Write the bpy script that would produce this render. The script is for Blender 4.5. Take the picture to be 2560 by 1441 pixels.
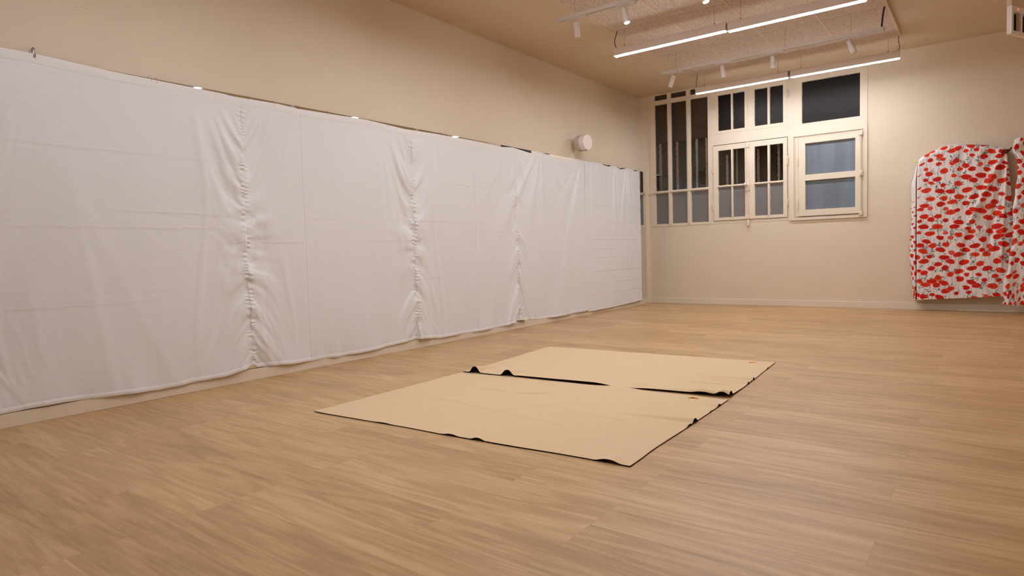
import bpy, bmesh, math, random
import numpy as np
from mathutils import Vector, Matrix
random.seed(7)
for o in list(bpy.data.objects): bpy.data.objects.remove(o)
SC = bpy.context.scene
COL = SC.collection
PI = math.pi

# ------------------------------------------------------------------ camera
CAM = Vector((4.3553, -9.563, 0.9))
R_ = Vector((0.80074297, 0.59828672, -0.02938872))
U_ = Vector((-0.01127963, 0.06411385, 0.99787884))
F_ = Vector((-0.59890189, 0.79871297, -0.05808717))
cd = bpy.data.cameras.new('camera'); cam = bpy.data.objects.new('camera', cd); COL.objects.link(cam)
m = Matrix.Identity(4)
for i in range(3):
    m[i][0], m[i][1], m[i][2], m[i][3] = R_[i], U_[i], -F_[i], CAM[i]
cam.matrix_world = m
cd.sensor_width = 36; cd.sensor_fit = 'HORIZONTAL'; cd.lens = 1583.42 / 2560 * 36
cd.clip_start = 0.02; cd.clip_end = 60
SC.camera = cam
# ------------------------------------------------------------------ world, exposure
wd = bpy.data.worlds.new('night'); SC.world = wd; wd.use_nodes = True
wd.node_tree.nodes['Background'].inputs[0].default_value = (0.01, 0.012, 0.02, 1)
wd.node_tree.nodes['Background'].inputs[1].default_value = 0.3
SC.view_settings.view_transform = 'Standard'; SC.view_settings.look = 'None'
SC.view_settings.gamma = 1; SC.view_settings.use_curve_mapping = False
SC.view_settings.exposure = 0.0
SC.cycles.use_denoising = True
SC.cycles.max_bounces = 10; SC.cycles.diffuse_bounces = 6; SC.cycles.glossy_bounces = 6
SC.cycles.transparent_max_bounces = 8; SC.cycles.sample_clamp_indirect = 6
SC.cycles.caustics_reflective = False; SC.cycles.caustics_refractive = False
LED_POWER = 98.0
LED_COL = (0.965, 0.96, 1.0, 1)
ZC = 3.299          # ceiling height
ZM = 2.088          # top of the mirrors

# ------------------------------------------------------------------ helpers
def s2l(r, g, b):
    f = lambda c: (c / 255 / 12.92) if c / 255 <= 0.04045 else ((c / 255 + 0.055) / 1.055) ** 2.4
    return (f(r), f(g), f(b), 1)

class N:
    def __init__(s, mat): s.t = mat.node_tree; s.n = s.t.nodes
    def add(s, typ, **kw):
        n = s.n.new(typ)
        for k, v in kw.items():
            if k.startswith('i_'):
                key = k[2:]
                n.inputs[int(key) if key.isdigit() else key.replace('_', ' ')].default_value = v
            else: setattr(n, k, v)
        return n
    def l(s, a, b): s.t.links.new(a, b)

def mat(name, col, rough=0.6, spec=0.5, metal=0.0, noise=None, bump=None, emit=None, sheen=0.0):
    M = bpy.data.materials.new(name); M.use_nodes = True
    g = N(M); b = g.n['Principled BSDF']
    b.inputs['Base Color'].default_value = col; b.inputs['Roughness'].default_value = rough
    b.inputs['Specular IOR Level'].default_value = spec; b.inputs['Metallic'].default_value = metal
    b.inputs['Sheen Weight'].default_value = sheen
    tc = g.add('ShaderNodeTexCoord')
    if noise:
        sc, amt = noise
        nz = g.add('ShaderNodeTexNoise', i_Scale=sc, i_Detail=4.0); g.l(tc.outputs['Object'], nz.inputs['Vector'])
        mr = g.add('ShaderNodeMapRange'); mr.inputs['From Min'].default_value = 0.3; mr.inputs['From Max'].default_value = 0.7
        mr.inputs['To Min'].default_value = 1 - amt; mr.inputs['To Max'].default_value = 1 + amt
        g.l(nz.outputs['Fac'], mr.inputs['Value'])
        hs = g.add('ShaderNodeHueSaturation'); hs.inputs['Color'].default_value = col
        g.l(mr.outputs['Result'], hs.inputs['Value']); g.l(hs.outputs['Color'], b.inputs['Base Color'])
    if bump:
        sc, st, dist = bump
        nb = g.add('ShaderNodeTexNoise', i_Scale=sc, i_Detail=3.0); g.l(tc.outputs['Object'], nb.inputs['Vector'])
        bp = g.add('ShaderNodeBump', i_Strength=st, i_Distance=dist)
        g.l(nb.outputs['Fac'], bp.inputs['Height']); g.l(bp.outputs['Normal'], b.inputs['Normal'])
    if emit:
        b.inputs['Emission Color'].default_value = emit[0]; b.inputs['Emission Strength'].default_value = emit[1]
    return M

def setp(o, label=None, cat=None, group=None, kind=None):
    if label: o['label'] = label
    if cat: o['category'] = cat
    if group: o['group'] = group
    if kind: o['kind'] = kind
    return o

def obj(name, bm, mats, parent=None, loc=None, smooth=None):
    me = bpy.data.meshes.new(name)
    bmesh.ops.recalc_face_normals(bm, faces=bm.faces)
    bm.to_mesh(me); bm.free()
    for mm in (mats if isinstance(mats, (list, tuple)) else [mats]): me.materials.append(mm)
    if smooth:
        for pl in me.polygons: pl.use_smooth = True
        me.set_sharp_from_angle(angle=math.radians(smooth))
    o = bpy.data.objects.new(name, me); COL.objects.link(o)
    if loc is not None: o.location = loc
    if parent: o.parent = parent
    return o

def thing(name, label, cat, loc=(0, 0, 0), rotz=0, group=None):
    o = bpy.data.objects.new(name, None); COL.objects.link(o); o.empty_display_size = 0.1
    o.location = loc; o.rotation_euler = (0, 0, rotz)
    return setp(o, label, cat, group)

def box(bm, x0, x1, y0, y1, z0, z1, bev=0.0, mi=0):
    r = bmesh.ops.create_cube(bm, size=1.0)
    vs = r['verts']
    for v in vs:
        v.co = Vector(((x0 + x1) / 2 + v.co.x * (x1 - x0), (y0 + y1) / 2 + v.co.y * (y1 - y0), (z0 + z1) / 2 + v.co.z * (z1 - z0)))
    fs = {f for v in vs for f in v.link_faces}
    for f in fs: f.material_index = mi
    if bev > 0:
        es = {e for v in vs for e in v.link_edges}
        bmesh.ops.bevel(bm, geom=list(es), offset=bev, segments=2, affect='EDGES', profile=0.6)
    return bm

def cyl(bm, p0, p1, r0, r1=None, seg=24, caps=True, mi=0):
    r1 = r0 if r1 is None else r1
    p0 = Vector(p0); p1 = Vector(p1); d = (p1 - p0)
    q = Vector((0, 0, 1)).rotation_difference(d.normalized())
    A, B = [], []
    for i in range(seg):
        a = 2 * PI * i / seg; c = Vector((math.cos(a), math.sin(a), 0))
        A.append(bm.verts.new(p0 + q @ (c * r0))); B.append(bm.verts.new(p1 + q @ (c * r1)))
    for i in range(seg):
        f = bm.faces.new((A[i], A[(i + 1) % seg], B[(i + 1) % seg], B[i])); f.material_index = mi
    if caps:
        bm.faces.new(A[::-1]).material_index = mi; bm.faces.new(B).material_index = mi
    return bm

def lathe(bm, prof, p0, axis, seg=24):
    """prof: list of (distance along axis, radius)"""
    p0 = Vector(p0); q = Vector((0, 0, 1)).rotation_difference(Vector(axis).normalized())
    rings = []
    for (h, r) in prof:
        rings.append([bm.verts.new(p0 + q @ Vector((math.cos(2 * PI * i / seg) * r, math.sin(2 * PI * i / seg) * r, h))) for i in range(seg)])
    for a, b in zip(rings[:-1], rings[1:]):
        for i in range(seg): bm.faces.new((a[i], a[(i + 1) % seg], b[(i + 1) % seg], b[i]))
    bm.faces.new(rings[0][::-1]); bm.faces.new(rings[-1])
    return bm

def tube(bm, pts, r, seg=8):
    pts = [Vector(p) for p in pts]; rings = []
    for k, p in enumerate(pts):
        d = (pts[min(k + 1, len(pts) - 1)] - pts[max(k - 1, 0)]).normalized()
        q = Vector((0, 0, 1)).rotation_difference(d)
        rings.append([bm.verts.new(p + q @ Vector((math.cos(2 * PI * i / seg) * r, math.sin(2 * PI * i / seg) * r, 0))) for i in range(seg)])
    for a, b in zip(rings[:-1], rings[1:]):
        for i in range(seg): bm.faces.new((a[i], a[(i + 1) % seg], b[(i + 1) % seg], b[i]))
    bm.faces.new(rings[0][::-1]); bm.faces.new(rings[-1])
    return bm

def spline(pts, n=10):
    pts = [Vector(p) for p in pts]; P = [pts[0]] + pts + [pts[-1]]; out = []
    for i in range(1, len(P) - 2):
        for k in range(n):
            t = k / n; a, b, c, d = P[i - 1], P[i], P[i + 1], P[i + 2]
            out.append(0.5 * ((2 * b) + (c - a) * t + (2 * a - 5 * b + 4 * c - d) * t * t + (3 * b - a - 3 * c + d) * t ** 3))
    out.append(P[-2]); return out

def slab(bm, x0, x1, z0, z1, holes, yf, yb):
    """flat board in the X-Z plane, front face at yf, back at yb, with rectangular through holes"""
    xs = sorted({x0, x1, *[h[0] for h in holes], *[h[1] for h in holes]})
    zs = sorted({z0, z1, *[h[2] for h in holes], *[h[3] for h in holes]})
    solid = {}
    for i in range(len(xs) - 1):
        for j in range(len(zs) - 1):
            cx, cz = (xs[i] + xs[i + 1]) / 2, (zs[j] + zs[j + 1]) / 2
            if not any(h[0] < cx < h[1] and h[2] < cz < h[3] for h in holes): solid[i, j] = 1
    V = {}
    def v(i, j, k):
        if (i, j, k) not in V: V[i, j, k] = bm.verts.new((xs[i], yb if k else yf, zs[j]))
        return V[i, j, k]
    for (i, j) in solid:
        bm.faces.new([v(i, j, 0), v(i + 1, j, 0), v(i + 1, j + 1, 0), v(i, j + 1, 0)])
        bm.faces.new([v(i, j, 1), v(i, j + 1, 1), v(i + 1, j + 1, 1), v(i + 1, j, 1)])
        for di, dj, a, b in ((-1, 0, (i, j), (i, j + 1)), (1, 0, (i + 1, j), (i + 1, j + 1)), (0, -1, (i, j), (i + 1, j)), (0, 1, (i, j + 1), (i + 1, j + 1))):
            if (i + di, j + dj) not in solid:
                bm.faces.new([v(*a, 0), v(*b, 0), v(*b, 1), v(*a, 1)])
    return bm

def struct(name, bm, m, parent=None, smooth=None):
    o = obj(name, bm, m, parent, smooth=smooth)
    if not parent: o['kind'] = 'structure'
    return o

def hashn(i, j, seed):
    h = (i.astype(np.int64) * 374761393 + j.astype(np.int64) * 668265263 + seed * 974711) & 0xffffffff
    h = ((h ^ (h >> 13)) * 1274126177) & 0xffffffff
    return ((h ^ (h >> 16)) & 0xffff) / 65535.0 * 2 - 1
def n2(x, y, seed=0):
    x, y = np.broadcast_arrays(np.asarray(x, float), np.asarray(y, float))
    i = np.floor(x); j = np.floor(y); u = x - i; v = y - j
    u = u * u * u * (u * (u * 6 - 15) + 10); v = v * v * v * (v * (v * 6 - 15) + 10)
    i = i.astype(np.int64); j = j.astype(np.int64)
    a, b, c, d = hashn(i, j, seed), hashn(i + 1, j, seed), hashn(i, j + 1, seed), hashn(i + 1, j + 1, seed)
    return (a * (1 - u) + b * u) * (1 - v) + (c * (1 - u) + d * u) * v
def fbm(x, y, seed=0, o=3):
    s = 0; a = 1
    for k in range(o): s = s + a * n2(x * 2 ** k, y * 2 ** k, seed + 17 * k); a *= 0.5
    return s

def gridmesh(name, X, Y, Z, mats, parent=None, color=None, midx=None):
    """X,Y,Z arrays (rows, cols) -> smooth sheet"""
    r, c = X.shape
    me = bpy.data.meshes.new(name)
    idx = np.arange(r * c).reshape(r, c)
    q = np.stack([idx[:-1, :-1], idx[:-1, 1:], idx[1:, 1:], idx[1:, :-1]], -1).reshape(-1, 4)
    me.vertices.add(r * c); me.vertices.foreach_set('co', np.stack([X, Y, Z], -1).reshape(-1).astype(np.float32))
    me.loops.add(q.size); me.loops.foreach_set('vertex_index', q.reshape(-1).astype(np.int32))
    me.polygons.add(len(q)); me.polygons.foreach_set('loop_start', (np.arange(len(q)) * 4).astype(np.int32))
    me.polygons.foreach_set('use_smooth', np.ones(len(q), bool))
    me.update(calc_edges=True)
    for mm in (mats if isinstance(mats, (list, tuple)) else [mats]): me.materials.append(mm)
    if midx is not None: me.polygons.foreach_set('material_index', midx.astype(np.int32))
    if color is not None:
        ca = me.color_attributes.new('print', 'FLOAT_COLOR', 'POINT')
        ca.data.foreach_set('color', color.reshape(-1).astype(np.float32))
    me.validate()
    o = bpy.data.objects.new(name, me); COL.objects.link(o)
    if parent: o.parent = parent
    return o

# ------------------------------------------------------------------ materials
WALL_C = s2l(222, 209, 189)
M_wall = mat('cream_wall_paint', WALL_C, 0.75, 0.3, noise=(3, 0.012), bump=(160, 0.12, 0.002))
M_ceil = mat('ceiling_paint', s2l(212, 194, 170), 0.8, 0.25, noise=(3, 0.012), bump=(140, 0.1, 0.002))
M_wood_paint = mat('cream_gloss_paint', s2l(224, 212, 193), 0.45, 0.4, noise=(12, 0.02), bump=(40, 0.15, 0.003))
M_base = mat('baseboard_paint', s2l(226, 215, 198), 0.5, 0.4)
M_white_metal = mat('white_powder_coat', s2l(232, 224, 218), 0.45, 0.4)
M_track = mat('white_track_enamel', s2l(204, 194, 186), 0.45, 0.4)
M_spk = mat('white_plastic', s2l(236, 226, 222), 0.5, 0.4)
M_grille = mat('grey_white_grille', s2l(206, 196, 190), 0.7, 0.3, bump=(600, 0.4, 0.001))
M_dark = mat('dark_gap', (0.012, 0.008, 0.006, 1), 0.8, 0.2)
M_cable = mat('black_cable', (0.012, 0.008, 0.006, 1), 0.5, 0.4)
M_wire = mat('steel_wire', s2l(130, 112, 96), 0.4, 0.5, metal=0.6)
M_clip = mat('steel_clip', s2l(170, 165, 160), 0.3, 0.5, metal=1.0)
M_brass = mat('brass', (0.85, 0.42, 0.16, 1), 0.3, 0.5, metal=1.0)
M_led = mat('led_diffuser', (0.9, 0.9, 0.9, 1), 0.5, 0.3, emit=(LED_COL, LED_POWER))
M_spotled = mat('spot_lens', (0.9, 0.9, 0.9, 1), 0.5, 0.3, emit=((1, .97, .95, 1), 6))
M_redled = mat('red_standby_light', (0.8, 0.05, 0.05, 1), 0.5, 0.3, emit=((1, .08, .08, 1), 2.5))
M_out = mat('outside_dark_boards', s2l(36, 27, 20), 0.85, 0.2, noise=(9, 0.15))
M_outblind = mat('outside_dark_blind', s2l(88, 74, 62), 0.9, 0.2, noise=(5, 0.1))
M_mortar = mat('old_pale_mortar', s2l(238, 228, 208), 0.9, 0.2, noise=(60, 0.35), bump=(80, 0.6, 0.01))
M_mortar_grey = mat('old_grey_mortar', s2l(120, 118, 122), 0.9, 0.2, noise=(60, 0.3), bump=(80, 0.6, 0.01))
M_frost = mat('frosted_glass', s2l(117, 115, 114), 0.38, 0.5, noise=(6, 0.03))
M_frost_blue = mat('bluish_frosted_glass', s2l(108, 119, 130), 0.38, 0.5)
M_darkglass = mat('dark_dusty_glass', s2l(24, 18, 14), 0.40, 0.2, noise=(14, 0.2))
M_mirror = mat('mirror_glass', (0.86, 0.88, 0.87, 1), 0.015, 0.5, metal=1.0)
M_mirror_edge = mat('mirror_edge', (0.05, 0.07, 0.06, 1), 0.3, 0.5)

def reflection_streaks(M, scale, amt):
    g = N(M); b = g.n['Principled BSDF']; base = tuple(b.inputs['Base Color'].default_value)
    tc = g.add('ShaderNodeTexCoord'); mp = g.add('ShaderNodeMapping'); mp.inputs['Scale'].default_value = (scale, 1, 0.8)
    nz = g.add('ShaderNodeTexNoise', i_Scale=1.0, i_Detail=2.0)
    g.l(tc.outputs['Object'], mp.inputs['Vector']); g.l(mp.outputs['Vector'], nz.inputs['Vector'])
    mr = g.add('ShaderNodeMapRange'); mr.inputs['From Min'].default_value = .3; mr.inputs['From Max'].default_value = .7
    mr.inputs['To Min'].default_value = 1 - amt; mr.inputs['To Max'].default_value = 1 + amt
    hs = g.add('ShaderNodeHueSaturation'); hs.inputs['Color'].default_value = base
    g.l(nz.outputs['Fac'], mr.inputs['Value']); g.l(mr.outputs['Result'], hs.inputs['Value']); g.l(hs.outputs['Color'], b.inputs['Base Color'])
reflection_streaks(M_frost_blue, 9, 0.14)  # upright streak reflections on the glass, painted into its base colour

# clear pane: mostly see-through, with a sharp fresnel reflection
M_glass = bpy.data.materials.new('clear_window_glass'); M_glass.use_nodes = True
g = N(M_glass); g.n.remove(g.n['Principled BSDF']); out = g.n['Material Output']
tr = g.add('ShaderNodeBsdfTransparent'); tr.inputs['Color'].default_value = (0.95, 0.95, 0.93, 1)
gl = g.add('ShaderNodeBsdfGlossy'); gl.inputs['Roughness'].default_value = 0.02
fr = g.add('ShaderNodeFresnel'); fr.inputs['IOR'].default_value = 1.6
mx = g.add('ShaderNodeMixShader'); g.l(fr.outputs[0], mx.inputs[0]); g.l(tr.outputs[0], mx.inputs[1]); g.l(gl.outputs[0], mx.inputs[2]); g.l(mx.outputs[0], out.inputs[0])

# white cotton-satin fabric
def fabric(name, col, rough, sheen, weave=900, wr=0.25):
    M = mat(name, col, rough, 0.35, sheen=sheen)
    g = N(M); b = g.n['Principled BSDF']
    tc = g.add('ShaderNodeTexCoord')
    n1 = g.add('ShaderNodeTexNoise', i_Scale=weave, i_Detail=1.0); g.l(tc.outputs['Object'], n1.inputs['Vector'])
    mp = g.add('ShaderNodeMapping'); mp.inputs['Scale'].default_value = (1, 1, 3)
    g.l(tc.outputs['Object'], mp.inputs['Vector'])
    n3 = g.add('ShaderNodeTexNoise', i_Scale=9.0, i_Detail=6.0, i_Roughness=0.62, i_Distortion=0.6); g.l(mp.outputs['Vector'], n3.inputs['Vector'])
    b1 = g.add('ShaderNodeBump', i_Strength=0.04, i_Distance=0.001); g.l(n1.outputs['Fac'], b1.inputs['Height'])
    b2 = g.add('ShaderNodeBump', i_Strength=wr, i_Distance=0.012); g.l(n3.outputs['Fac'], b2.inputs['Height']); g.l(b1.outputs['Normal'], b2.inputs['Normal'])
    g.l(b2.outputs['Normal'], b.inputs['Normal'])
    return M
M_sheet = fabric('white_cotton_sheet', s2l(229, 233, 238), 0.42, 0.2, wr=0.16)
M_sheet_hem = fabric('white_cotton_hem', s2l(233, 235, 238), 0.45, 0.2, wr=0.2)
M_canvas_top = fabric('tan_felt_top', s2l(220, 194, 156), 0.85, 0.1, wr=0.04)
M_canvas_under = mat('dark_brown_underside', s2l(40, 22, 12), 0.7, 0.2)

# poppy print: colours read from the print attribute
M_poppy = mat('poppy_print_cotton', (0.8, 0.8, 0.8, 1), 0.8, 0.2)
g = N(M_poppy); vc = g.add('ShaderNodeVertexColor', layer_name='print'); g.l(vc.outputs['Color'], g.n['Principled BSDF'].inputs['Base Color'])

# acoustic wood-wool board
M_tile = mat('wood_wool_board', s2l(205, 178, 158), 0.9, 0.2)
g = N(M_tile); b = g.n['Principled BSDF']; tc = g.add('ShaderNodeTexCoord')
n1 = g.add('ShaderNodeTexNoise', i_Scale=55.0, i_Detail=3.0, i_Distortion=1.5); g.l(tc.outputs['Object'], n1.inputs['Vector'])
cr = g.add('ShaderNodeValToRGB'); cr.color_ramp.elements[0].position = .36; cr.color_ramp.elements[1].position = .62
cr.color_ramp.elements[0].color = s2l(178, 161, 147); cr.color_ramp.elements[1].color = s2l(223, 207, 194)
g.l(n1.outputs['Fac'], cr.inputs[0]); g.l(cr.outputs[0], b.inputs['Base Color'])
bp = g.add('ShaderNodeBump', i_Strength=0.5, i_Distance=0.004); g.l(n1.outputs['Fac'], bp.inputs['Height']); g.l(bp.outputs['Normal'], b.inputs['Normal'])

# oak-look vinyl planks running across the room (along X)
M_floor = mat('oak_vinyl_planks', s2l(190, 150, 108), 0.42, 0.45)
g = N(M_floor); b = g.n['Principled BSDF']; tc = g.add('ShaderNodeTexCoord')
mp = g.add('ShaderNodeMapping'); mp.inputs['Location'].default_value = (0.33, 0.065, 0); g.l(tc.outputs['Object'], mp.inputs['Vector'])
bk = g.add('ShaderNodeTexBrick'); bk.offset = 0.37; bk.offset_frequency = 3
for k, v in (('Color1', (0, 0, 0, 1)), ('Color2', (1, 1, 1, 1)), ('Mortar', (0, 0, 0, 1)), ('Scale', 1.0), ('Mortar Size', 0.0008), ('Mortar Smooth', 0.2), ('Brick Width', 1.22), ('Row Height', 0.18), ('Bias', 0.0)):
    bk.inputs[k].default_value = v
g.l(mp.outputs['Vector'], bk.inputs['Vector'])
# per-plank offset for the grain
off = g.add('ShaderNodeVectorMath', operation='MULTIPLY'); off.inputs[1].default_value = (7.0, 13.0, 5.0); g.l(bk.outputs['Color'], off.inputs[0])
ad = g.add('ShaderNodeVectorMath', operation='ADD'); g.l(tc.outputs['Object'], ad.inputs[0]); g.l(off.outputs[0], ad.inputs[1])
m1 = g.add('ShaderNodeMapping'); m1.inputs['Scale'].default_value = (2.6, 44, 1); g.l(ad.outputs[0], m1.inputs['Vector'])
gr = g.add('ShaderNodeTexNoise', i_Scale=1.6, i_Detail=9.0, i_Roughness=0.72, i_Distortion=0.15); g.l(m1.outputs['Vector'], gr.inputs['Vector'])
m2 = g.add('ShaderNodeMapping'); m2.inputs['Scale'].default_value = (0.75, 6.5, 1); g.l(ad.outputs[0], m2.inputs['Vector'])
wv = g.add('ShaderNodeTexNoise', i_Scale=1.2, i_Detail=2.0, i_Distortion=0.4); g.l(m2.outputs['Vector'], wv.inputs['Vector'])
mul = g.add('ShaderNodeMath', operation='MULTIPLY'); mul.inputs[1].default_value = 34.0; g.l(wv.outputs['Fac'], mul.inputs[0])
sn = g.add('ShaderNodeMath', operation='SINE'); g.l(mul.outputs[0], sn.inputs[0])
ring = g.add('ShaderNodeMapRange'); ring.inputs['From Min'].default_value = -1; ring.inputs['To Min'].default_value = -0.08; ring.inputs['To Max'].default_value = 0.08; g.l(sn.outputs[0], ring.inputs['Value'])
m3 = g.add('ShaderNodeMapping'); m3.inputs['Scale'].default_value = (0.9, 3.5, 1); g.l(ad.outputs[0], m3.inputs['Vector'])
bl = g.add('ShaderNodeTexNoise', i_Scale=1.4, i_Detail=3.0); g.l(m3.outputs['Vector'], bl.inputs['Vector'])
def madd(a, fa, bsock):
    x = g.add('ShaderNodeMath', operation='MULTIPLY_ADD'); x.inputs[1].default_value = fa
    g.l(a, x.inputs[0])
    if bsock is None: x.inputs[2].default_value = 0
    else: g.l(bsock, x.inputs[2])
    return x.outputs[0]
s = madd(gr.outputs['Fac'], 0.75, None); s = madd(bl.outputs['Fac'], 0.32, s); s = madd(ring.outputs['Result'], 1.0, s)
sp = g.add('ShaderNodeSeparateColor'); g.l(bk.outputs['Color'], sp.inputs[0]); s = madd(sp.outputs[0], 0.16, s)
cr = g.add('ShaderNodeValToRGB'); cr.color_ramp.elements[0].position = .36; cr.color_ramp.elements[1].position = .88
cr.color_ramp.elements[0].color = s2l(164, 129, 88); cr.color_ramp.elements[1].color = s2l(212, 181, 136)
e = cr.color_ramp.elements.new(.62); e.color = s2l(189, 154, 109)
g.l(s, cr.inputs[0])
mxr = g.add('ShaderNodeMix', data_type='RGBA', blend_type='MULTIPLY'); g.l(bk.outputs['Fac'], mxr.inputs['Factor'])
g.l(cr.outputs[0], mxr.inputs[6]); mxr.inputs[7].default_value = (0.84, 0.82, 0.80, 1); g.l(mxr.outputs[2], b.inputs['Base Color'])
bp = g.add('ShaderNodeBump', i_Strength=0.12, i_Distance=0.002); g.l(gr.outputs['Fac'], bp.inputs['Height']); g.l(bp.outputs['Normal'], b.inputs['Normal'])

# ------------------------------------------------------------------ room shell
RX = 5.9; YB = -11.2
bm = bmesh.new(); box(bm, -0.4, RX + .2, YB - .1, 0.4, -0.1, 0.0); struct('floor', bm, M_floor)
bm = bmesh.new(); box(bm, -0.5, RX + .2, YB - .1, 0.6, ZC, ZC + .1); struct('ceiling', bm, M_ceil)
# left wall leans outwards above the mirrors
bm = bmesh.new(); prof = []
for k in range(15):
    z = ZM + (ZC - ZM) * k / 14; prof.append((-0.185 * ((z - ZM) / (ZC - ZM)) ** 1.6, z))
prof = [(0, 0)] + prof
pv = [[bm.verts.new((x, y, z)) for (x, z) in prof] for y in (YB, 0.0)]
bv = [[bm.verts.new((-0.4, y, z)) for z in (0, ZC)] for y in (YB, 0.0)]
for k in range(len(prof) - 1): bm.faces.new((pv[0][k], pv[1][k], pv[1][k + 1], pv[0][k + 1]))
bm.faces.new((bv[0][0], bv[0][1], bv[1][1], bv[1][0]))
for s_ in (0, 1): bm.faces.new(pv[s_] + [bv[s_][1], bv[s_][0]])
bm.faces.new((pv[0][0], bv[0][0], bv[1][0], pv[1][0])); bm.faces.new((pv[0][-1], bv[0][1], bv[1][1], pv[1][-1]))
struct('wall_left', bm, M_wall, smooth=30)
bm = bmesh.new(); box(bm, RX, RX + .15, YB, 0.15, 0, ZC); struct('wall_right', bm, M_wall)
bm = bmesh.new(); box(bm, -0.3, RX, YB - .1, YB, 0, ZC); struct('wall_front', bm, M_wall)
bm = bmesh.new(); slab(bm, -0.3, RX, 0, ZC, [(0.03, 3.088, 1.224, ZC - 0.001)], 0.0, 0.12); struct('wall_back', bm, M_wall)
# outside: dark light shaft behind the windows; unseen sides added to stop light leaks
bm = bmesh.new(); box(bm, -0.35, 3.5, 0.32, 0.40, 1.0, 3.6, mi=0); box(bm, -0.35, -0.25, .12, .32, 1, 3.6); box(bm, 3.4, 3.5, .12, .32, 1, 3.6)
box(bm, -0.35, 3.5, .12, .40, 3.5, 3.6); box(bm, -0.35, 3.5, .12, .40, 1.0, 1.05)
wo = struct('wall_outside', bm, M_out)
bm = bmesh.new(); box(bm, -0.2, 3.3, 0.17, 0.185, 2.565, 3.45); struct('trim_1', bm, M_outblind)
def rough_strip(x, w, z0, z1, m, y=0.2, seed=0, amp=.5):
    bm = bmesh.new(); n = 150; rnd = random.Random(seed); fr_, bk_ = [], []
    for k in range(n + 1):
        z = z0 + (z1 - z0) * k / n
        a = x - w / 2 - w * amp * (.35 * rnd.random() + .5 * abs(math.sin(k * .31 + seed) * math.sin(k * .83 + 2 * seed))); c = x + w / 2 + w * amp * .25 * rnd.random()
        fr_.append((bm.verts.new((a, y, z)), bm.verts.new((x, y - .008, z)), bm.verts.new((c, y, z)))); bk_.append((bm.verts.new((a, y + .02, z)), bm.verts.new((c, y + .02, z))))
    for k in range(n):
        A, B, P, Q = fr_[k], fr_[k + 1], bk_[k], bk_[k + 1]
        bm.faces.new((A[0], A[1], B[1], B[0])); bm.faces.new((A[1], A[2], B[2], B[1])); bm.faces.new((A[0], B[0], Q[0], P[0])); bm.faces.new((A[2], P[1], Q[1], B[2])); bm.faces.new((P[0], Q[0], Q[1], P[1]))
    return obj('mortar_strip', bm, m, wo)
for k, (x, w, z0, z1, mm) in enumerate([(0.045, .05, 1.3, 2.56, M_mortar_grey), (0.115, .03, 1.3, 2.56, M_mortar), (0.258, .022, 1.3, 2.56, M_mortar), (0.40, .024, 1.3, 2.56, M_mortar), (0.575, .022, 1.3, 2.56, M_mortar),
        (0.719, .024, 1.3, 2.56, M_mortar), (0.875, .022, 1.3, 2.56, M_mortar), (1.19, .022, 1.3, 2.26, M_mortar), (1.335, .012, 1.3, 2.33, M_mortar), (1.645, .022, 1.3, 2.3, M_mortar), (1.935, .022, 1.3, 2.5, M_mortar)]):
    rough_strip(x, w, z0, z1, mm, seed=k + 3, amp=.75)
# baseboards
bm = bmesh.new(); box(bm, 0.012, RX, -0.014, 0.0, 0, 0.088, 0.003); struct('baseboard_back', bm, M_base)
bm = bmesh.new(); box(bm, 0.0, 0.014, YB, -0.0, 0, 0.082, 0.003); struct('baseboard_left', bm, M_base)
bm = bmesh.new(); box(bm, RX - .014, RX, YB, -0.014, 0, 0.088, 0.003); struct('baseboard_right', bm, M_base)
# small round door-stop knob on the corner post
t = thing('coat_peg', 'small round cream knob on the wall beside the tall corner window', 'peg', (0.045, -0.01, 1.755))
bm = bmesh.new(); lathe(bm, [(0, .022), (.008, .022), (.01, .01), (.03, .01), (.036, .017), (.05, .017), (.056, .008)], (0, .01, 0), (0, -1, 0), 20); obj('peg_head', bm, M_wood_paint, t, smooth=40)

# ------------------------------------------------------------------ windows
def pane(x0, x1, z0, z1, m, par, y=0.02, name='pane', th=.004):
    bm = bmesh.new(); box(bm, x0 - .008, x1 + .008, y, y + th, z0 - .008, z1 + .008); return obj(name, bm, m, par)
def putty(x0, x1, z0, z1, par, y=0.02, seed=1):
    """uneven paint line round a pane"""
    bm = bmesh.new(); rnd = random.Random(seed)
    for (a, b_, hor, sgn, c) in ((x0, x1, 1, 1, z0), (x0, x1, 1, -1, z1), (z0, z1, 0, 1, x0), (z0, z1, 0, -1, x1)):
        n = max(6, int((b_ - a) / .012)); prev = None
        for k in range(n + 1):
            s = a + (b_ - a) * k / n; w = 0.0015 + 0.0045 * rnd.random() ** 3
            if hor: P = (bm.verts.new((s, y - .001, c - sgn * .002)), bm.verts.new((s, y - .0005, c + sgn * w)))
            else: P = (bm.verts.new((c - sgn * .002, y - .001, s)), bm.verts.new((c + sgn * w, y - .0005, s)))
            if prev: bm.faces.new((prev[0], P[0], P[1], prev[1]))
            prev = P
    return obj('paint_edge', bm, M_wood_paint, par)
def hinge(x, z0, z1, par, y=-0.02):
    bm = bmesh.new(); lathe(bm, [(0, .004), (.006, .007), (.01, .0085), (z1 - z0 - .01, .0085), (z1 - z0 - .006, .007), (z1 - z0, .004)], (x, y, z0), (0, 0, 1), 12); return obj('hinge', bm, M_wood_paint, par, smooth=40)

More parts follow.
